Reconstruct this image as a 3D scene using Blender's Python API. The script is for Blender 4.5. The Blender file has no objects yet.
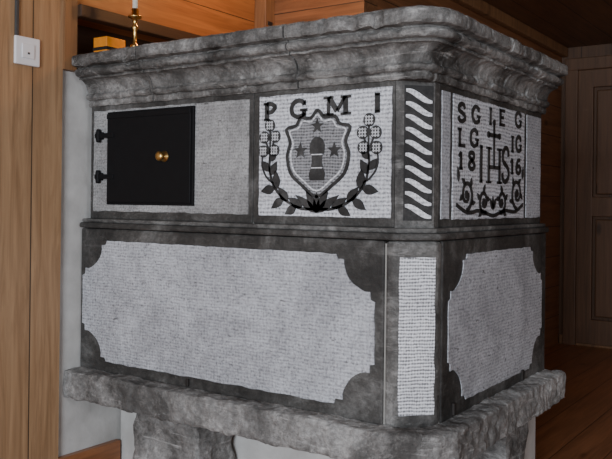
import bpy, bmesh, math
from mathutils import Vector, Matrix
from mathutils import noise as mn
FL=1.05
# ---------------------------------------------------------------- materials
def newmat(name, rough=0.8, metal=0.0):
    m=bpy.data.materials.new(name); m.use_nodes=True
    nt=m.node_tree; b=nt.nodes['Principled BSDF']
    b.inputs['Roughness'].default_value=rough; b.inputs['Metallic'].default_value=metal
    return m,nt,b
def N(nt,t,**k):
    n=nt.nodes.new(t)
    for a,v in k.items(): setattr(n,a,v)
    return n
def math_(nt,op,a,b=None,c=None):
    n=nt.nodes.new('ShaderNodeMath'); n.operation=op
    for i,v in enumerate((a,b,c)):
        if v is None: continue
        if isinstance(v,(int,float)): n.inputs[i].default_value=v
        else: nt.links.new(v,n.inputs[i])
    return n.outputs[0]
def noise(nt,vec,scale,detail=4,rough=.6,dist=0):
    n=nt.nodes.new('ShaderNodeTexNoise'); n.inputs['Scale'].default_value=scale
    n.inputs['Detail'].default_value=detail; n.inputs['Roughness'].default_value=rough
    n.inputs['Distortion'].default_value=dist
    nt.links.new(vec,n.inputs['Vector']); return n.outputs['Fac']
def ramp(nt,fac,stops):
    r=nt.nodes.new('ShaderNodeValToRGB'); e=r.color_ramp.elements
    while len(e)<len(stops): e.new(0.5)
    for i,(p,c) in enumerate(stops):
        e[i].position=p; e[i].color=(c[0],c[1],c[2],1)
    nt.links.new(fac,r.inputs[0]); return r.outputs[0]
def mix(nt,fac,a,b,mode='MIX'):
    n=nt.nodes.new('ShaderNodeMix'); n.data_type='RGBA'; n.blend_type=mode
    if isinstance(fac,(int,float)): n.inputs[0].default_value=fac
    else: nt.links.new(fac,n.inputs[0])
    for i,v in ((6,a),(7,b)):
        if isinstance(v,tuple): n.inputs[i].default_value=(v[0],v[1],v[2],1)
        else: nt.links.new(v,n.inputs[i])
    return n.outputs[2]
def bump(nt,b,h,strength,dist):
    n=nt.nodes.new('ShaderNodeBump'); n.inputs['Strength'].default_value=strength
    n.inputs['Distance'].default_value=dist
    nt.links.new(h,n.inputs['Height']); nt.links.new(n.outputs[0],b.inputs['Normal'])
def objco(nt):
    return nt.nodes.new('ShaderNodeTexCoord').outputs['Object']
def mapping(nt,vec,scale,loc=(0,0,0)):
    m=nt.nodes.new('ShaderNodeMapping'); m.inputs['Scale'].default_value=scale; m.inputs['Location'].default_value=loc
    nt.links.new(vec,m.inputs['Vector']); return m.outputs[0]

def stone(name,dark,mid,light,rough=.62,worn=.5,contrast=(.38,.52,.64),bs=.5,soot=.65):
    m,nt,b=newmat(name,rough); co=objco(nt)
    b.inputs['Specular IOR Level'].default_value=.3
    n1=noise(nt,co,3.6,9,.76,.3)
    c=ramp(nt,n1,[(contrast[0],dark),(contrast[1],mid),(contrast[2],light)])
    n2=noise(nt,mapping(nt,co,(1,1,1.4)),55,5,.75)
    c=mix(nt,.7,c,ramp(nt,n2,[(.3,(.25,.25,.25)),(.7,(.78,.78,.78))]),'OVERLAY')
    # rubbed pale streaks, long and soft, mostly along the course, plus irregular scuffs
    s1=noise(nt,mapping(nt,co,(1,1,7)),5.0,7,.72,.9)
    s3=noise(nt,mapping(nt,co,(1,1,1.3),(3,1,8)),13,8,.8,.5)
    s=math_(nt,'MAXIMUM',s1,math_(nt,'ADD',s3,.005))
    sm=math_(nt,'MULTIPLY',math_(nt,'MULTIPLY',math_(nt,'SUBTRACT',s,.57),5),worn)
    smc=N(nt,'ShaderNodeClamp'); nt.links.new(sm,smc.inputs[0]); smc.inputs[2].default_value=.6
    c=mix(nt,smc.outputs[0],c,tuple(min(1,x*1.6) for x in light))
    so=noise(nt,mapping(nt,co,(1,1,.6),(7,2,4)),5.0,7,.72,.4)
    c=mix(nt,math_(nt,'MULTIPLY',ramp(nt,so,[(.47,(0,0,0)),(.62,(1,1,1))]),soot),c,tuple(x*.85 for x in dark))
    nt.links.new(c,b.inputs['Base Color'])
    bump(nt,b,math_(nt,'ADD',n2,math_(nt,'MULTIPLY',n1,1.2)),bs,.008)
    return m
M_frame=stone('soapstone_dark',(.024,.0225,.021),(.058,.055,.051),(.14,.136,.13),.6,.5)
M_upper=stone('soapstone_upper',(.040,.038,.036),(.12,.115,.108),(.27,.265,.255),.65,.7)
M_corn=stone('soapstone_cornice',(.040,.037,.034),(.17,.164,.156),(.36,.355,.34),.75,.9,bs=.7,soot=.72)
M_slab=stone('soapstone_slab',(.075,.071,.067),(.23,.223,.213),(.42,.413,.40),.9,.8,bs=.9,soot=.6)
M_relief=stone('relief_stone',(.016,.015,.015),(.034,.033,.032),(.07,.068,.066),.6,.25)
M_joint,_,bb=newmat('mortar_joint',.95); bb.inputs['Base Color'].default_value=(.28,.27,.25,1)

def hammered(name,base,gap,period=.0105,stain=.5,grid=.25,pits=.7,spk=3.0):
    m,nt,b=newmat(name,.95); co=objco(nt)
    b.inputs['Specular IOR Level'].default_value=.2
    s=N(nt,'ShaderNodeSeparateXYZ'); nt.links.new(co,s.inputs[0])
    k=2*math.pi/period
    nz=noise(nt,co,9,4,.65)
    wob=math_(nt,'MULTIPLY',nz,9)
    hz=math_(nt,'SINE',math_(nt,'ADD',math_(nt,'MULTIPLY',s.outputs[2],k),wob))
    xy=math_(nt,'ADD',s.outputs[0],s.outputs[1])
    vx=math_(nt,'SINE',math_(nt,'ADD',math_(nt,'MULTIPLY',xy,k*.85),math_(nt,'MULTIPLY',wob,1.7)))
    f=noise(nt,mapping(nt,co,(1,1,.7)),170,3,.75)
    f2=noise(nt,mapping(nt,co,(1,1,2.6)),60,4,.7)
    tot=math_(nt,'ADD',math_(nt,'MULTIPLY',hz,grid),math_(nt,'MULTIPLY',vx,grid*.4))
    tot=math_(nt,'ADD',tot,math_(nt,'MULTIPLY',math_(nt,'SUBTRACT',f,.5),spk))
    tot=math_(nt,'ADD',tot,math_(nt,'MULTIPLY',math_(nt,'SUBTRACT',f2,.5),2.2))
    fac=math_(nt,'ADD',math_(nt,'MULTIPLY',tot,.5),.55)
    c=ramp(nt,fac,[(.05,gap),(.6,base),(1.0,tuple(min(1,x*1.3) for x in base))])
    st=noise(nt,co,3.4,8,.74,.5)
    c=mix(nt,stain,c,ramp(nt,st,[(.38,(.42,.41,.41)),(.58,(1,1,1))]),'MULTIPLY')
    pit=noise(nt,mapping(nt,co,(1,1,2.6)),20,4,.65)
    c=mix(nt,math_(nt,'MULTIPLY',ramp(nt,pit,[(.32,(1,1,1)),(.35,(0,0,0))]),pits),c,(.08,.078,.075))
    nt.links.new(c,b.inputs['Base Color']); bump(nt,b,fac,.6,.004)
    return m
M_ham=hammered('hammered_stone',(.49,.50,.53),(.17,.17,.18),.0105,.55,.2)
M_ham2=hammered('hammered_stone_bright',(.64,.65,.685),(.17,.17,.18),.012,.4,.4,.4)
M_hamc=hammered('hammered_stone_corner',(.72,.725,.755),(.18,.18,.19),.0095,.25,.8,.2)
M_white=hammered('hammered_stone_flutes',(.74,.745,.77),(.3,.3,.31),.012,.15,.3,.1)
M_shield=hammered('hammered_stone_shield',(.27,.27,.28),(.08,.08,.08),.009,.2,.6,.2)
M_wash=hammered('hammered_stone_worn',(.38,.378,.375),(.14,.138,.135),.011,.7,.15)

def wood(name,across,along,width,c1,c2,rough=.55,seam=.025):
    m,nt,b=newmat(name,rough); co=objco(nt)
    s=N(nt,'ShaderNodeSeparateXYZ'); nt.links.new(co,s.inputs[0])
    a=math_(nt,'DIVIDE',math_(nt,'ADD',s.outputs[across],20.03),width)
    fr=math_(nt,'FRACT',a); fl=math_(nt,'FLOOR',a)
    wn=N(nt,'ShaderNodeTexWhiteNoise'); wn.noise_dimensions='1D'; nt.links.new(fl,wn.inputs['W'])
    sc=[16,16,16]; sc[along]=1.1
    cm=N(nt,'ShaderNodeCombineXYZ'); nt.links.new(math_(nt,'MULTIPLY',wn.outputs[0],9),cm.inputs[0]); nt.links.new(math_(nt,'MULTIPLY',wn.outputs[0],5),cm.inputs[2]); nt.links.new(math_(nt,'MULTIPLY',wn.outputs[0],7),cm.inputs[1])
    va=N(nt,'ShaderNodeVectorMath'); nt.links.new(co,va.inputs[0]); nt.links.new(cm.outputs[0],va.inputs[1])
    g=noise(nt,mapping(nt,va.outputs[0],tuple(sc)),1.6,6,.62,1.0)
    sc2=[90,90,90]; sc2[along]=3
    g2=noise(nt,mapping(nt,co,tuple(sc2)),1.0,3,.5)
    c=ramp(nt,g,[(.32,c2),(.62,c1)])
    c=mix(nt,.3,c,ramp(nt,g2,[(.3,(.45,.45,.45)),(.7,(1,1,1))]),'MULTIPLY')
    c=mix(nt,math_(nt,'MULTIPLY',wn.outputs[0],.3),c,tuple(x*.6 for x in c1))
    sk=[3.2,3.2,3.2]; sk[along]=1.4
    vo=N(nt,'ShaderNodeTexVoronoi'); vo.inputs['Scale'].default_value=1.6
    nt.links.new(mapping(nt,va.outputs[0],tuple(sk)),vo.inputs['Vector'])
    kn=ramp(nt,vo.outputs['Distance'],[(.05,(1,1,1)),(.13,(0,0,0))])
    c=mix(nt,math_(nt,'MULTIPLY',kn,.75),c,tuple(x*.3 for x in c2))
    sm=math_(nt,'LESS_THAN',fr,seam)
    c=mix(nt,math_(nt,'MULTIPLY',sm,.85),c,(.015,.008,.004))
    nt.links.new(c,b.inputs['Base Color'])
    bump(nt,b,math_(nt,'SUBTRACT',math_(nt,'MULTIPLY',g2,.3),sm),.4,.004)
    return m
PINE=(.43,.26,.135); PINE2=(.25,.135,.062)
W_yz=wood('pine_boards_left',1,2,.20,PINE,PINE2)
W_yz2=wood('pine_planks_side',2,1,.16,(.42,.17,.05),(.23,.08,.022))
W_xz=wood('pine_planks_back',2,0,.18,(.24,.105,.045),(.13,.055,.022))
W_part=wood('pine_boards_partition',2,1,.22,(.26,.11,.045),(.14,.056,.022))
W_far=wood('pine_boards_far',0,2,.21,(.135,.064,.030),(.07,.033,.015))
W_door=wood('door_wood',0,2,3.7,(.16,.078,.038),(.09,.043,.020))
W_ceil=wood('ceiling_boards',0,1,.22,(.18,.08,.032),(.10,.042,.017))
W_floor=wood('floor_boards',0,1,.18,(.38,.155,.065),(.22,.085,.035),.35)
W_trim=wood('trim_wood',1,2,5.1,(.27,.135,.058),(.15,.07,.03))
W_dark=wood('dark_wood',2,1,3.3,(.06,.03,.015),(.03,.015,.008))
def plaster():
    m,nt,b=newmat('lime_plaster',.95); co=objco(nt)
    n=noise(nt,co,7,6,.6); c=ramp(nt,n,[(.3,(.42,.41,.39)),(.7,(.60,.59,.565))])
    nt.links.new(c,b.inputs['Base Color']); bump(nt,b,n,.5,.01); return m
M_pl=plaster()
def simple(name,col,rough,metal=0,ns=30,amt=.3):
    m,nt,b=newmat(name,rough,metal); co=objco(nt)
    n=noise(nt,co,ns,4,.6)
    c=ramp(nt,n,[(.3,tuple(x*(1-amt) for x in col)),(.7,col)])
    nt.links.new(c,b.inputs['Base Color']); return m
M_iron=simple('black_iron',(.005,.005,.006),.65,.0); M_iron.node_tree.nodes['Principled BSDF'].inputs['Specular IOR Level'].default_value=.2
M_brass=simple('brass',(.75,.5,.18),.3,1.0)
M_wax=simple('candle_wax',(.8,.76,.66),.5)
M_plastic=simple('white_plastic',(.75,.75,.76),.35,0,5,.05)
M_hole=simple('socket_dark',(.05,.05,.05),.6)
M_orange=simple('orange_card',(.9,.30,.02),.5,0,12,.35)
M_rust=simple('old_iron',(.03,.025,.022),.7,.4)

# ---------------------------------------------------------------- mesh helpers
def link(name,me,mat,parent=None):
    o=bpy.data.objects.new(name,me); bpy.context.collection.objects.link(o)
    if mat: me.materials.append(mat)
    if parent: o.parent=parent
    return o
def empty(name):
    e=bpy.data.objects.new(name,None); bpy.context.collection.objects.link(e); return e
def bevel(o,w,seg=2):
    m=o.modifiers.new('bevel','BEVEL'); m.width=w; m.segments=seg; m.limit_method='ANGLE'; return o
def prism(name,pts,z0,z1,mat,parent=None,bw=0):
    bm=bmesh.new()
    a=[bm.verts.new((x,y,z0)) for x,y in pts]; b=[bm.verts.new((x,y,z1)) for x,y in pts]
    n=len(pts)
    bm.faces.new(a[::-1]); bm.faces.new(b)
    for i in range(n): bm.faces.new((a[i],a[(i+1)%n],b[(i+1)%n],b[i]))
    bmesh.ops.recalc_face_normals(bm,faces=bm.faces)
    me=bpy.data.meshes.new(name); bm.to_mesh(me); bm.free()
    o=link(name,me,mat,parent)
    if bw: bevel(o,bw)
    return o
def box(name,x0,x1,y0,y1,z0,z1,mat,parent=None,bw=0):
    return prism(name,[(x0,y0),(x1,y0),(x1,y1),(x0,y1)],z0,z1,mat,parent,bw)
def boxes(name,lst,mat,parent=None,bw=0):
    bm=bmesh.new()
    for x0,x1,y0,y1,z0,z1 in lst:
        r=bmesh.ops.create_cube(bm,size=1)
        for v in r['verts']:
            v.co=Vector(((x0+x1)/2+v.co.x*(x1-x0),(y0+y1)/2+v.co.y*(y1-y0),(z0+z1)/2+v.co.z*(z1-z0)))
    me=bpy.data.meshes.new(name); bm.to_mesh(me); bm.free()
    o=link(name,me,mat,parent)
    if bw: bevel(o,bw)
    return o
def lathe(name,prof,center,mat,parent=None,axis='Z',seg=32):
    bm=bmesh.new(); rings=[]
    for r,h in prof:
        ring=[]
        for i in range(seg):
            a=2*math.pi*i/seg
            p=(r*math.cos(a),r*math.sin(a),h)
            if axis=='Y': p=(p[0],-p[2],p[1])
            ring.append(bm.verts.new(Vector(center)+Vector(p)))
        rings.append(ring)
    for k in range(len(rings)-1):
        for i in range(seg):
            bm.faces.new((rings[k][i],rings[k][(i+1)%seg],rings[k+1][(i+1)%seg],rings[k+1][i]))
    bm.faces.new(rings[0][::-1]); bm.faces.new(rings[-1])
    bmesh.ops.recalc_face_normals(bm,faces=bm.faces)
    for f in bm.faces: f.smooth=True
    me=bpy.data.meshes.new(name); bm.to_mesh(me); bm.free()
    return link(name,me,mat,parent)
class Face:
    def __init__(s,o,u,n): s.o=Vector(o); s.u=Vector(u).normalized(); s.n=Vector(n).normalized()
    def p(s,u,v,h): return s.o+s.u*u+Vector((0,0,v))+s.n*h
def relief(name,face,polys,h0,h1,mat,parent,wob=0):
    """polys: list of 2D outlines (u,v) on a face, raised h0..h1"""
    bm=bmesh.new()
    for pl in polys:
        if wob:
            q=[]
            for u,v in pl:
                d=mn.noise_vector(Vector((u*60,v*60,3)))*wob; q.append((u+d.x,v+d.y))
            pl=q
        a=[bm.verts.new(face.p(u,v,h0)) for u,v in pl]; b=[bm.verts.new(face.p(u,v,h1)) for u,v in pl]
        n=len(pl)
        try:
            bm.faces.new(a[::-1]); bm.faces.new(b)
        except Exception: pass
        for i in range(n): bm.faces.new((a[i],a[(i+1)%n],b[(i+1)%n],b[i]))
    bmesh.ops.recalc_face_normals(bm,faces=bm.faces)
    bmesh.ops.triangulate(bm,faces=[f for f in bm.faces if len(f.verts)>4])
    me=bpy.data.meshes.new(name); bm.to_mesh(me); bm.free()
    return link(name,me,mat,parent)
def smooth(pts,k=6,closed=False):
    out=[]; n=len(pts)
    rng=range(n if closed else n-1)
    for i in rng:
        g=lambda j: pts[j%n] if closed else pts[max(0,min(n-1,j))]
        p0,p1,p2,p3=g(i-1),g(i),g(i+1),g(i+2)
        for t in range(k):
            t/=k
            out.append(tuple(.5*(2*p1[c]+(p2[c]-p0[c])*t+(2*p0[c]-5*p1[c]+4*p2[c]-p3[c])*t*t+(3*p1[c]-p0[c]-3*p2[c]+p3[c])*t**3) for c in (0,1)))
    if not closed: out.append(pts[-1])
    return out
def ribbon(pts,w0,w1=None):
    if w1 is None: w1=w0
    n=len(pts); L=[];R=[]
    for i,(x,y) in enumerate(pts):
        a=pts[max(0,i-1)]; b=pts[min(n-1,i+1)]
        dx,dy=b[0]-a[0],b[1]-a[1]; l=math.hypot(dx,dy) or 1
        w=(w0+(w1-w0)*i/(n-1))/2
        L.append((x-dy/l*w,y+dx/l*w)); R.append((x+dy/l*w,y-dx/l*w))
    return [[L[i],R[i],R[i+1],L[i+1]] for i in range(n-1)]
def leaf(x,y,ang,l,w):
    prof=[(0,.12),(.2,.75),(.4,1),(.6,.85),(.8,.45),(1,0)]
    up=[(t*l,k*w/2) for t,k in prof]; dn=[(t*l,-k*w/2) for t,k in prof[:-1]][::-1]
    c,s=math.cos(ang),math.sin(ang)
    return [(x+a*c-b*s,y+a*s+b*c) for a,b in up+dn]
def disc(x,y,r,k=18): return [(x+r*math.cos(2*math.pi*i/k),y+r*math.sin(2*math.pi*i/k)) for i in range(k)]
def star(x,y,r,k=6,ri=.42):
    return [(x+(r if i%2==0 else r*ri)*math.sin(math.pi*i/k),y+(r if i%2==0 else r*ri)*math.cos(math.pi*i/k)) for i in range(2*k)]
def letter(ch,x,y,w,h,t):
    """carved roman capital, bottom-left x,y"""
    P=lambda a,b:(x+a*w,y+b*h); out=[]
    def st(a,b,tt=t): out.extend(ribbon([P(*a),P(*b)],tt))
    def cv(pts,tt=t,k=5): out.extend(ribbon(smooth([P(*q) for q in pts],k),tt))
    def sf(a,b): out.extend(ribbon([P(a-.22,b),P(a+.22,b)],t*.6))
    if ch in 'I1':
        st((.5,0),(.5,1),t*1.15); sf(.5,.02)
        if ch=='I': sf(.5,.98)
        else: st((.5,.97),(.2,.75),t*.7)
    elif ch=='P':
        st((.25,0),(.25,1),t*1.15); sf(.25,.02); sf(.2,.98); cv([(.25,.95),(.6,.95),(.88,.75),(.6,.48),(.25,.46)])
    elif ch in 'GC':
        cv([(.88,.72),(.75,.92),(.48,.98),(.16,.8),(.06,.5),(.16,.18),(.48,.02),(.8,.1),(.92,.25)])
        st((.9,.98),(.9,.68),t*.6)
        if ch=='G': st((.88,.42),(.88,.05)); sf(.85,.42)
    elif ch=='M':
        st((.12,0),(.14,1),t*.8); st((.14,1),(.5,.2),t*1.2); st((.5,.2),(.86,1),t*.8); st((.86,1),(.88,0),t*1.2)
        for a in (.12,.88): sf(a,.02); sf(a,.98)
    elif ch=='S':
        cv([(.85,.75),(.75,.95),(.45,1),(.15,.82),(.2,.6),(.5,.5),(.82,.38),(.85,.15),(.5,0),(.2,.06),(.1,.25)])
    elif ch=='E':
        st((.25,0),(.25,1),t*1.1)
        for b in (.04,.96): st((.1,b),(.88,b),t*.8)
        st((.25,.52),(.7,.52),t*.8)
    elif ch=='L':
        st((.25,0),(.25,1),t*1.1); st((.1,.04),(.9,.04),t*.8); sf(.25,.98)
    elif ch=='H':
        st((.15,0),(.15,1)); st((.85,0),(.85,1)); st((.15,.45),(.85,.45),t*.8)
        for a in (.15,.85): out.extend(ribbon([P(a-.16,.02),P(a+.16,.02)],t*.5)); out.extend(ribbon([P(a-.16,.98),P(a+.16,.98)],t*.5))
    elif ch=='8':
        cv([(.5,.52),(.18,.72),(.3,.95),(.7,.95),(.82,.72),(.5,.52),(.12,.28),(.3,.03),(.7,.03),(.88,.28),(.5,.52)])
    elif ch=='6':
        cv([(.8,.92),(.4,.85),(.15,.45),(.25,.08),(.6,.0),(.88,.25),(.65,.5),(.25,.4)])
    return out
def wobble_outline(out,amp=.0022,seed=0):
    res=[]; n=len(out)
    for i in range(n):
        p,q=out[i],out[(i+1)%n]; L=math.hypot(q[0]-p[0],q[1]-p[1]); k=max(1,int(L/.014))
        for j in range(k):
            t=j/k; x=p[0]+(q[0]-p[0])*t; y=p[1]+(q[1]-p[1])*t
            v=mn.noise_vector(Vector((x*26,y*26,seed)))*amp
            res.append((x+v.x,y+v.y))
    return res
def notched(w,h,r,s):
    """rectangle with stepped concave corners"""
    a=[(0,r+s*1.0),(s*.55,r+s*.8),(s*.6,r*.98)]
    arc=[(s*.6+(r-s*.6)*math.sin(math.radians(t)), s*.6+(r-s*.6)*math.cos(math.radians(t))) for t in range(10,90,10)]
    b=[(r*.98,s*.6),(r+s*.8,s*.55),(r+s*1.0,0)]
    cor=a+arc+b
    out=list(cor)
    out+=[(w-x,y) for x,y in cor[::-1]]
    out+=[(w-x,h-y) for x,y in cor]
    out+=[(x,h-y) for x,y in cor[::-1]]
    return wobble_outline(out,.0035,w)

# ---------------------------------------------------------------- STOVE
stove=empty('soapstone_stove')
ZS=.402; ZL=.925; ZU=1.38
XL=-1.41; YB=1.04
c=.085
prism('lower_front_block',[(XL,0),(-.122,0),(-.122,.2),(XL,.2)],ZS,ZL-.002,M_frame,stove,.006)
prism('lower_corner_block',[(-.119,.001),(-c,.001),(-.001,c),(-.001,.119),(-.1,.119),(-.119,.1)],ZS,ZL-.002,M_upper,stove,.010)
prism('lower_side_block',[(-.2,.122),(0,.122),(0,YB),(-.2,YB)],ZS,ZL-.002,M_frame,stove,.006)
prism('stove_core',[(XL+.01,.006),(-c-.01,.006),(-.006,c+.01),(-.006,YB-.01),(XL+.01,YB-.01)],ZS,ZL-.01,M_joint,stove)
lp=lambda q,cc,x0=XL,yb=YB:[(x0,-q),(-cc+q*.414,-q),(q,cc-q*.414),(q,yb),(x0,yb)]
prism('ledge_moulding',lp(.012,c),ZL,ZL+.020,M_frame,stove,.007)
prism('ledge_fillet',lp(-.002,c),ZL+.020,ZL+.034,M_upper,stove,.005)
p=.02; cu=.08; XU=-1.385; zb=ZL+.034
prism('upper_front_block_left',[(XU,p),(-.612,p),(-.612,.2),(XU,.2)],zb,ZU,M_frame,stove,.004)
prism('upper_front_block_crest',[(-.609,p),(-.103,p),(-.103,.2),(-.609,.2)],zb,ZU,M_frame,stove,.004)
prism('upper_corner_block',[(-.101,p-.001),(-p-cu,p-.001),(-p+.001,p+cu),(-p+.001,.13),(-.1,.13)],zb,ZU,M_upper,stove,.007)
prism('upper_side_block',[(-.2,.133),(-p,.133),(-p,YB-.01),(-.2,YB-.01)],zb,ZU,M_frame,stove,.004)
prism('upper_core',[(XU+.01,p+.006),(-.11,p+.006),(-p-.006,.12),(-p-.006,YB-.02),(XU+.01,YB-.02)],zb,ZU,M_joint,stove)
def curveprof():
    pr=[(-.03,ZU-.006),(.010,ZU-.006),(.014,ZU+.0),(.014,ZU+.012),(.011,ZU+.015),(.020,ZU+.018),(.026,ZU+.024),(.027,ZU+.032),(.022,ZU+.038),(.018,ZU+.040)]
    for i in range(9):
        t=i/8; a=t*math.pi/2; pr.append((.018+.040*(1-math.cos(a)),ZU+.042+.046*math.sin(a)))
    pr+=[(.060,ZU+.092),(.056,ZU+.096)]
    for i in range(9):
        a=-math.pi/2+math.pi*i/8; pr.append((.062+.018*math.cos(a),ZU+.112+.014*math.sin(a)))
    pr+=[(.066,ZU+.130),(.090,ZU+.134),(.094,ZU+.140),(.094,ZU+.165),(.089,ZU+.173),(.076,ZU+.178),(-.03,ZU+.178)]
    return pr
PR=curveprof(); r0=.035; cx_,cy_=-p-r0,p+r0
def jit(q):
    q=Vector(q); n=mn.noise_vector(q*14)*.003+mn.noise_vector(q*45)*.0025
    ch=mn.noise(q*23+Vector((5,3,1)))
    if ch>.34: n+=Vector((-.014,.014,-.005))*(ch-.34)*2.5    # chips
    return q+n
def station(kind,v):
    if kind=='F': return [(v,p-d,z) for d,z in PR]
    if kind=='S': return [(-p+d,v,z) for d,z in PR]
    a=math.radians(v); return [(cx_+(r0+d)*math.cos(a),cy_+(r0+d)*math.sin(a),z) for d,z in PR]
def rng(k,a,b,st=.011):
    n=max(1,round((b-a)/st)); return [(k,a+(b-a)*i/n) for i in range(n+1)]
def sweep(name,sts):
    bm=bmesh.new(); rs=[[bm.verts.new(jit(q)) for q in station(*s)] for s in sts]; n=len(PR)
    for k in range(len(rs)-1):
        for i in range(n): bm.faces.new((rs[k][i],rs[k][(i+1)%n],rs[k+1][(i+1)%n],rs[k+1][i]))
    bm.faces.new(rs[0]); bm.faces.new(rs[-1][::-1])
    bmesh.ops.recalc_face_normals(bm,faces=bm.faces)
    me=bpy.data.meshes.new(name); bm.to_mesh(me); bm.free()
    return link(name,me,M_corn,stove)
sweep('cornice_front_a',rng('F',-1.385,-1.052))
sweep('cornice_front_b',rng('F',-1.047,-.434))
sweep('cornice_corner',rng('F',-.428,-.08)+[('A',-90+90*i/14) for i in range(15)]+rng('S',.07,.098))
sweep('cornice_side',rng('S',.104,YB))
prism('stove_top_plate',[(XU,.04),(-.08,.04),(-.04,.08),(-.04,YB),(XU,YB)],ZU,ZU+.165,M_corn,stove)
def rough(o,vox,strength,size):
    m=o.modifiers.new('rm','REMESH'); m.mode='VOXEL'; m.voxel_size=vox
    tx=bpy.data.textures.new(o.name+'_t','CLOUDS'); tx.noise_scale=size; tx.noise_depth=4
    d=o.modifiers.new('dp','DISPLACE'); d.texture=tx; d.strength=strength; d.mid_level=.5; d.texture_coords='LOCAL'
    return o
zs0=.298
rough(prism('base_slab',[(-1.418,-.07),(-.07,-.07),(.0,-.045),(.05,.0),(.072,.07),(.072,1.06),(-1.418,1.06)],zs0+.006,ZS+.003,M_slab,stove),.008,.022,.055)
rough(box('foot_front',-1.10,-.80,-.02,.18,0,zs0+.01,M_slab,stove),.014,.04,.09)
rough(box('foot_corner',-.22,.02,-.02,.2,0,zs0+.01,M_slab,stove),.014,.03,.09)
rough(box('foot_side',-.2,.02,.60,.80,0,zs0+.01,M_slab,stove),.014,.03,.09)
box('plastered_pedestal',-1.41,-.12,.2,.98,0,zs0+.01,M_pl,stove,.01)
box('plastered_pier',-.2,-.01,.81,.98,0,zs0+.01,M_pl,stove,.01)
Ff=Face((0,0,FL),(1,0,0),(0,-1,0)); Fs=Face((0,0,FL),(0,1,0),(1,0,0))
Fu=Face((0,p,FL),(1,0,0),(0,-1,0)); Fus=Face((-p,0,FL),(0,1,0),(1,0,0))
s2=math.sqrt(.5)
Fc=Face((-c,.001,FL),(s2,s2,0),(s2,-s2,0)); wc=c*math.sqrt(2)
Fuc=Face((-p-cu,p-.001,FL),(s2,s2,0),(s2,-s2,0)); wu=cu*math.sqrt(2)
def shift(pl,du,dv): return [(a+du,b+dv) for a,b in pl]
rect=lambda a,b,c_,d:[(a,c_),(b,c_),(b,d),(a,d)]
wr=lambda *a: wobble_outline(rect(*a),.003,a[0])
relief('lower_front_panel',Ff,[shift(notched(1.245,.438,.105,.026),-1.395,-.608)],-.003,.003,M_ham,stove)
relief('lower_side_panel',Fs,[shift(notched(.826,.438,.105,.026),.16,-.610)],-.003,.003,M_ham,stove)
relief('lower_corner_panel',Fc,[wr(.010,wc-.006,-.614,-.172)],-.003,.003,M_hamc,stove)
relief('upper_left_panel',Fu,[wr(-1.365,-.628,-.062,.306)],-.003,.003,M_wash,stove)
relief('crest_panel',Fu,[wr(-.585,-.113,-.064,.308)],-.003,.003,M_ham2,stove)
relief('side_strip_front',Fus,[wr(.145,.200,-.066,.306)],-.003,.003,M_ham,stove)
relief('side_inscription_panel',Fus,[wr(.222,.834,-.068,.306)],-.003,.003,M_ham2,stove)
relief('side_strip_rear',Fus,[wr(.862,1.015,-.068,.306)],-.003,.003,M_ham,stove)
# rope column on corner
rp=[]; u0,u1=.028,wu-.008
nst=10; H=.362/nst
for i in range(nst):
    b=-.056+H*i
    K=8; q=[];hw=[]
    for j in range(K+1):
        t=j/K; q.append((u0+(u1-u0)*t, b+.028-.032*(3*t*t-2*t**3))); hw.append(.004+.0055*math.sin(math.pi*t))
    up=[(a,max(-.064,min(.308,v+w_))) for (a,v),w_ in zip(q,hw)]; dn=[(a,max(-.066,v-w_)) for (a,v),w_ in zip(q,hw)]
    rp.append(dn+up[::-1])
relief('rope_column_ground',Fuc,[rect(u0-.004,u1+.004,-.070,.312)],-.003,.0015,M_relief,stove)
relief('rope_column_flutes',Fuc,rp,-.003,.004,M_white,stove)
# crest ornament
def bil(px0,px1,t0,t1,b0,b1,U0,U1,V0,V1):
    def f(x,y):
        k=(x-px0)/(px1-px0); t=t0+(t1-t0)*k; b=b0+(b1-b0)*k
        return (U0+(U1-U0)*k, V0+(V1-V0)*(b-y)/(b-t))
    return f
g=bil(257,391,98,86,216,218,-.592,-.113,-.064,.308)
orn=[]
lh=.052
for ch,x,y,w in (('P',264,121,.050),('G',293,118,.058),('M',329,115,.080),('I',373,112,.038)):
    u,v=g(x,y); orn+=letter(ch,u,v,w,lh,.0135)
cu_,_=g(321,150)
sh=[(321,110),(314,118),(304,118),(299,126),(289,130),(293,143),(290,157),(294,174),(306,186),(321,197)]
shp=[g(*q) for q in sh]; right=[(2*cu_-a,b) for a,b in shp[1:-1]][::-1]
shield=smooth(shp+right,4,True)
relief('crest_shield_ground',Fu,[shield],.003,.0045,M_shield,stove)
orn+=ribbon(shield+[shield[0]],.010)
inner=[(cu_+(a-cu_)*.88,(b-.14)*.88+.14) for a,b in shield]
lightline=ribbon(inner+[inner[0]],.004)
for x,y,r in ((321,126,.024),(304,151,.026),(338,150,.026)):
    u,v=g(x,y); orn.append(star(u,v,r,5,.42))
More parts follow.
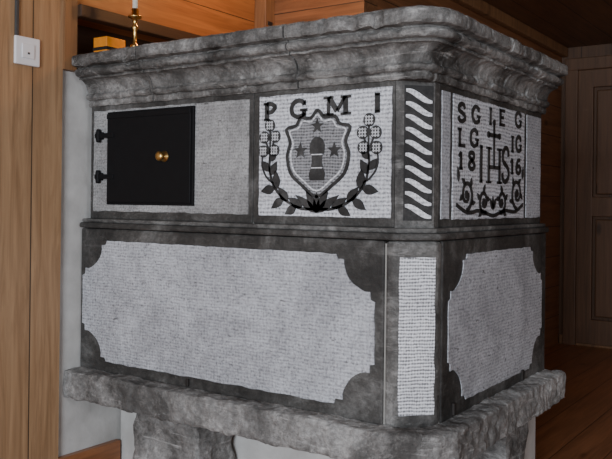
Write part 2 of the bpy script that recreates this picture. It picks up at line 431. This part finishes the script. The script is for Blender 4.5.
# central charge: domed cap on a flared, banded body
u,v=g(321,160)
bottle=[(-.026,-.062),(.026,-.062),(.029,-.042),(.022,-.024),(.018,-.006),(.019,.012),(.026,.022),(.027,.044),(.020,.060),(.008,.069),(-.008,.069),(-.020,.060),(-.027,.044),(-.026,.022),(-.019,.012),(-.018,-.006),(-.022,-.024),(-.029,-.042)]
orn.append([(u+a,v+b) for a,b in bottle])
for b,w_ in ((.016,.020),(-.024,.020)):
    lightline+=ribbon([(u-w_,v+b),(u+w_,v+b)],.003)
light=[]
def sprig(sgn):
    M=(lambda q:(2*cu_-q[0],q[1])) if sgn<0 else (lambda q:q)
    stem=smooth([M(g(*q)) for q in [(321,209),(306,209),(290,202),(278,190),(272,176),(271,160),(273,148)]],8)
    o=ribbon(stem,.010,.005)
    br2=smooth([M(g(*q)) for q in [(276,184),(268,178),(263,168),(263,156)]],6); o+=ribbon(br2,.006,.004)
    for (x,y,deg,l,w_) in ((306,208,150,.060,.030),(300,207,210,.050,.028),(291,202,130,.058,.030),(286,199,215,.055,.028),(279,190,95,.060,.030),(277,189,190,.055,.030),(272,176,60,.050,.028),(271,172,130,.042,.026),(271,162,50,.042,.024)):
        a,b=g(x,y); an=math.radians(deg)
        if sgn<0: a=2*cu_-a; an=math.pi-an
        o.append(leaf(a,b,an,l,w_))
    for x,y in ((264,152),(276,151),(265,138),(277,137),(271,126)):
        q=M(g(x,y)); orn.append(disc(q[0],q[1],.0195)); o.extend(ribbon([stem[-6],q],.005))
        for a in (-.009,0,.009):
            light.append(rect(q[0]+a-.0015,q[0]+a+.0015,q[1]-.013,q[1]+.013)); light.append(rect(q[0]-.013,q[0]+.013,q[1]+a-.0015,q[1]+a+.0015))
    return o
for s in (1,-1): orn+=sprig(s)
bx,by=g(321,213)
for a,l,w in ((90,.062,.024),(120,.080,.028),(60,.080,.028),(146,.095,.028),(34,.095,.028)):
    orn.append(leaf(bx,by,math.radians(a),l,w))
relief('crest_relief',Fu,orn,-.002,.0065,M_relief,stove,.0012)
relief('crest_hatching',Fu,light+lightline,.0,.0075,M_white,stove)
# side inscription
g2=bil(451,523,94,116,220,218,.218,.838,-.068,.306)
ins=[]
def put(ch,x,y,w,h=.052,t=.0135):
    u,v=g2(x,y); ins.extend(letter(ch,u,v,w,h,t))
for ch,x in zip('SGIEG',(454.5,467,482,493,511)): put(ch,x,121+(x-456)*.12,.062 if ch!='I' else .045)
for ch,x in zip('LG',(454.5,465.5)): put(ch,x,146,.064)
for ch,x in zip('IG',(505,512)): put(ch,x,152,.055)
for ch,x in zip('18',(454.5,464)): put(ch,x,169,.055)
for ch,x in zip('16',(505,512)): put(ch,x,174,.055)
put('H',481,183,.135,.115,.0165)
u,v=g2(488.5,184)
ins+=ribbon([(u,v+.05),(u,v+.195)],.0135); ins+=ribbon([(u-.045,v+.158),(u+.045,v+.158)],.0125)
for q in ((u,v+.2),(u-.048,v+.158),(u+.048,v+.158)): ins.append(disc(q[0],q[1],.011))
put('S',496.5,182,.075,.115,.0155); put('I',473,182,.05,.115,.0165)
def scroll(x,y,r,a0,d=1,turns=1.3):
    u,v=g2(x,y); k=26
    pts=[]
    for i in range(k+1):
        t=i/k; rr=r*(1-.72*t); a=math.radians(a0)+d*t*turns*2*math.pi
        pts.append((u+rr*math.cos(a),v+rr*math.sin(a)))
    ins.extend(ribbon(pts,.014,.010)); ins.append(disc(u,v,r*.28,10))
    for i in (3,7,11,15):
        q=pts[i]; a=math.atan2(q[1]-v,q[0]-u); ins.append(leaf(q[0],q[1],a+d*.7,.032,.017))
scroll(463,195,.048,-90,1); scroll(479,202,.040,-60,-1); scroll(497,202,.040,240,1); scroll(514,194,.054,-90,-1)
pts=smooth([g2(454,205),g2(464,213),g2(476,211),g2(488,216),g2(500,211),g2(512,212),g2(521,205)],6); ins+=ribbon(pts,.012)
for x,y,a in ((488,210,90),(488,210,55),(488,210,125),(456,182,100),(520,180,80)):
    u,v=g2(x,y); ins.append(leaf(u,v,math.radians(a),.045,.02))
relief('side_inscription_relief',Fus,ins,-.002,.0055,M_relief,stove,.0018)
# iron fire door
yd=p
bevel(box('fire_door_frame',-1.283,-.858,yd-.012,yd+.01,FL-.038,FL+.298,M_iron,stove),.002)
box('fire_door_leaf',-1.277,-.866,yd-.018,yd-.012,FL-.030,FL+.290,M_iron,stove,.003)
boxes('fire_door_straps',[(-1.34,-1.24,yd-.022,yd-.014,FL+.205,FL+.222),(-1.34,-1.24,yd-.022,yd-.014,FL+.055,FL+.072),(-1.277,-.866,yd-.021,yd-.016,FL+.272,FL+.290)],M_iron,stove,.002)
for z in (.2135,.0635):
    lathe('hinge_pin',[(.007,-.024),(.009,-.018),(.009,.018),(.007,.024)],(-1.325,yd-.016,FL+z),M_iron,stove)
    box('hinge_lug',-1.345,-1.31,yd-.014,yd+.005,FL+z-.014,FL+z+.014,M_iron,stove,.003)
lathe('door_knob',[(.019,0),(.019,.003),(.008,.005),(.007,.014),(.013,.017),(.017,.023),(.016,.029),(.009,.033)],(-.985,yd-.018,FL+.130),M_brass,stove,'Y')
box('wedge_pin',-.866,-.854,-.010,.0,ZS+.008,ZS+.034,M_rust,stove,.003)
for y in (.20,.78):
    box('wedge_pin',.0,.010,y-.009,y+.009,ZS+.008,ZS+.045,M_rust,stove,.003)

# ---------------------------------------------------------------- ROOM
XW=-1.42; CE=2.20; YF=4.0; XR=2.7; Y0=-4.6; YBK=1.1; XP=-.85
box('floor',XW-.3,XR+.2,Y0-.2,YF+.2,-.1,0,W_floor)
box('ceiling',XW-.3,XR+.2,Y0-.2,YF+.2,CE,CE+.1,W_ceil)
wl=empty('wall_left')
boxes('wall_plaster',[(XW-.15,XW,-.10,YBK,0,1.52)],M_pl,wl)
boxes('wall_pine',[(XW-.15,XW+.02,Y0,-.10,0,CE)],W_yz,wl)
boxes('wall_planks',[(XW-.15,XW,-.10,YBK,1.72,CE),(XW-.15,XW,.78,YBK,1.52,1.72),(XW-.15,XW,-.10,-.02,1.52,1.72)],W_yz2,wl)
boxes('niche',[(XW-.22,XW-.15,-.10,.85,1.45,1.8)],W_dark,wl)
box('trim_1',XW,XW+.03,-.10,-.045,1.50,CE,W_trim)
box('trim_2',XW,XW+.05,-.045,1.03,1.70,1.745,W_dark,None,.004)
box('trim_3',XW,XW+.07,1.03,YBK,1.0,CE,W_trim,None,.004)
box('baseboard_left',XW,XW+.03,-.10,.19,0,.09,W_floor,None,.004)
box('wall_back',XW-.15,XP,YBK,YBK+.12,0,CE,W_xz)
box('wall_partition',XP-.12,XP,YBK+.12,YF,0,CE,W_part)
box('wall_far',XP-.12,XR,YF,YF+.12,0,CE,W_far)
box('wall_right',XR,XR+.12,Y0,YF,0,CE,W_yz)
box('wall_front',XW-.15,XR+.12,Y0-.12,Y0,0,CE,W_xz)
box('trim_4',XP,XP+.05,YBK+.13,YF-.01,CE-.07,CE,W_trim,None,.01)
box('baseboard_far',XP+.01,XR,YF-.025,YF,0,.07,W_trim,None,.004)
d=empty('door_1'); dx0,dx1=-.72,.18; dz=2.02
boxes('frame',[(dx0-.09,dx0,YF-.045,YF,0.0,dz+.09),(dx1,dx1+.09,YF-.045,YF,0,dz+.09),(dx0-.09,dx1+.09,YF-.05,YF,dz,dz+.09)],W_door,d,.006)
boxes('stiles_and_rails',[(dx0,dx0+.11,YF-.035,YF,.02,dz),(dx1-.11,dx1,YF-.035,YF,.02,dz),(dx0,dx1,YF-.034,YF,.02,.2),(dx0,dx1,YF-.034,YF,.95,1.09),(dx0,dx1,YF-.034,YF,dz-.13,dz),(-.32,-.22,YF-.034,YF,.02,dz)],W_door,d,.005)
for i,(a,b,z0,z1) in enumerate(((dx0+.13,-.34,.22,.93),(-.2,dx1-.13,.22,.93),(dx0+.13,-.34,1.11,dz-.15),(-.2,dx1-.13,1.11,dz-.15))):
    box('panel_%d'%i,a,b,YF-.022,YF,z0,z1,W_door,d,.012)
lathe('handle',[(.02,0),(.02,.01),(.01,.012),(.01,.05),(.022,.055),(.022,.07),(.01,.075)],(dx1-.06,YF-.035,1.0),M_brass,d,'Y')

# ---------------------------------------------------------------- small things
ZT=ZU+.165
cs=empty('candlestick'); cc=(-1.275,.13,ZT)
lathe('stem',[(.042,0),(.042,.008),(.03,.016),(.012,.03),(.009,.05),(.016,.06),(.016,.066),(.008,.075),(.007,.12),(.013,.13),(.013,.138),(.008,.145),(.010,.165),(.026,.172),(.026,.178),(.013,.18),(.013,.205)],cc,M_brass,cs)
lathe('candle',[(.010,.19),(.010,.33),(.004,.335)],cc,M_wax,cs)
ob=empty('orange_box')
box('carton',-1.408,-1.335,.045,.14,ZT,ZT+.095,M_orange,ob,.003)
box('label',-1.409,-1.333,.043,.142,ZT+.045,ZT+.057,M_rust,ob)
so=empty('light_switch'); sx=XW+.02
box('plate',sx,sx+.012,-.306,-.206,FL+.44,FL+.537,M_plastic,so,.004)
box('rocker',sx+.012,sx+.016,-.281,-.231,FL+.463,FL+.513,M_plastic,so,.002)
box('indicator',sx+.016,sx+.0175,-.260,-.252,FL+.477,FL+.484,M_hole,so)
box('conduit',sx,sx+.010,-.304,-.290,FL+.537,CE,M_hole,so,.003)
la=empty('iron_latch')
box('latch_plate',XW+.07,XW+.078,1.045,1.075,FL+.72,FL+.84,M_rust,la,.002)
lathe('latch_knob',[(.008,0),(.008,.02),(.014,.024),(.010,.034)],(XW+.09,1.045,FL+.80),M_brass,la,'Y')

# ---------------------------------------------------------------- LIGHT
def area(name,loc,target,sx,sy,power,col):
    l=bpy.data.lights.new(name,'AREA'); l.shape='RECTANGLE'; l.size=sx; l.size_y=sy; l.energy=power; l.color=col
    o=bpy.data.objects.new(name,l); bpy.context.collection.objects.link(o); o.location=loc
    o.rotation_euler=(Vector(target)-Vector(loc)).to_track_quat('-Z','Y').to_euler(); return o
area('window_daylight',(1.0,-4.3,1.35),(-.4,0,1.0),1.6,1.1,205,(.83,.91,1.0))
area('window_daylight_side',(2.55,-1.2,1.4),(0,.3,1.0),1.2,.9,30,(.83,.91,1.0))
def point(name,loc,p_,col,r):
    l=bpy.data.lights.new(name,'POINT'); l.energy=p_; l.color=col; l.shadow_soft_size=r
    o=bpy.data.objects.new(name,l); bpy.context.collection.objects.link(o); o.location=loc
point('warm_lamp',(-.95,.55,2.05),10,(1.0,.5,.2),.05)
point('warm_lamp_far',(1.3,2.6,1.9),4,(1.0,.6,.32),.1)
w=bpy.data.worlds.new('world'); bpy.context.scene.world=w; w.use_nodes=True
w.node_tree.nodes['Background'].inputs[0].default_value=(.6,.68,.8,1); w.node_tree.nodes['Background'].inputs[1].default_value=.3

# ---------------------------------------------------------------- CAMERA
cd=bpy.data.cameras.new('camera'); cam=bpy.data.objects.new('camera',cd); bpy.context.collection.objects.link(cam)
cd.sensor_width=36; cd.lens=794/612*36; cd.shift_y=-(229.5-202.4)/612; cd.clip_start=.05
cam.matrix_world=Matrix.Translation((.965,-1.959,FL-.022))@Matrix.Rotation(math.radians(34.7),4,'Z')@Matrix.Rotation(math.radians(90),4,'X')@Matrix.Rotation(math.radians(.67),4,'Z')
bpy.context.scene.camera=cam
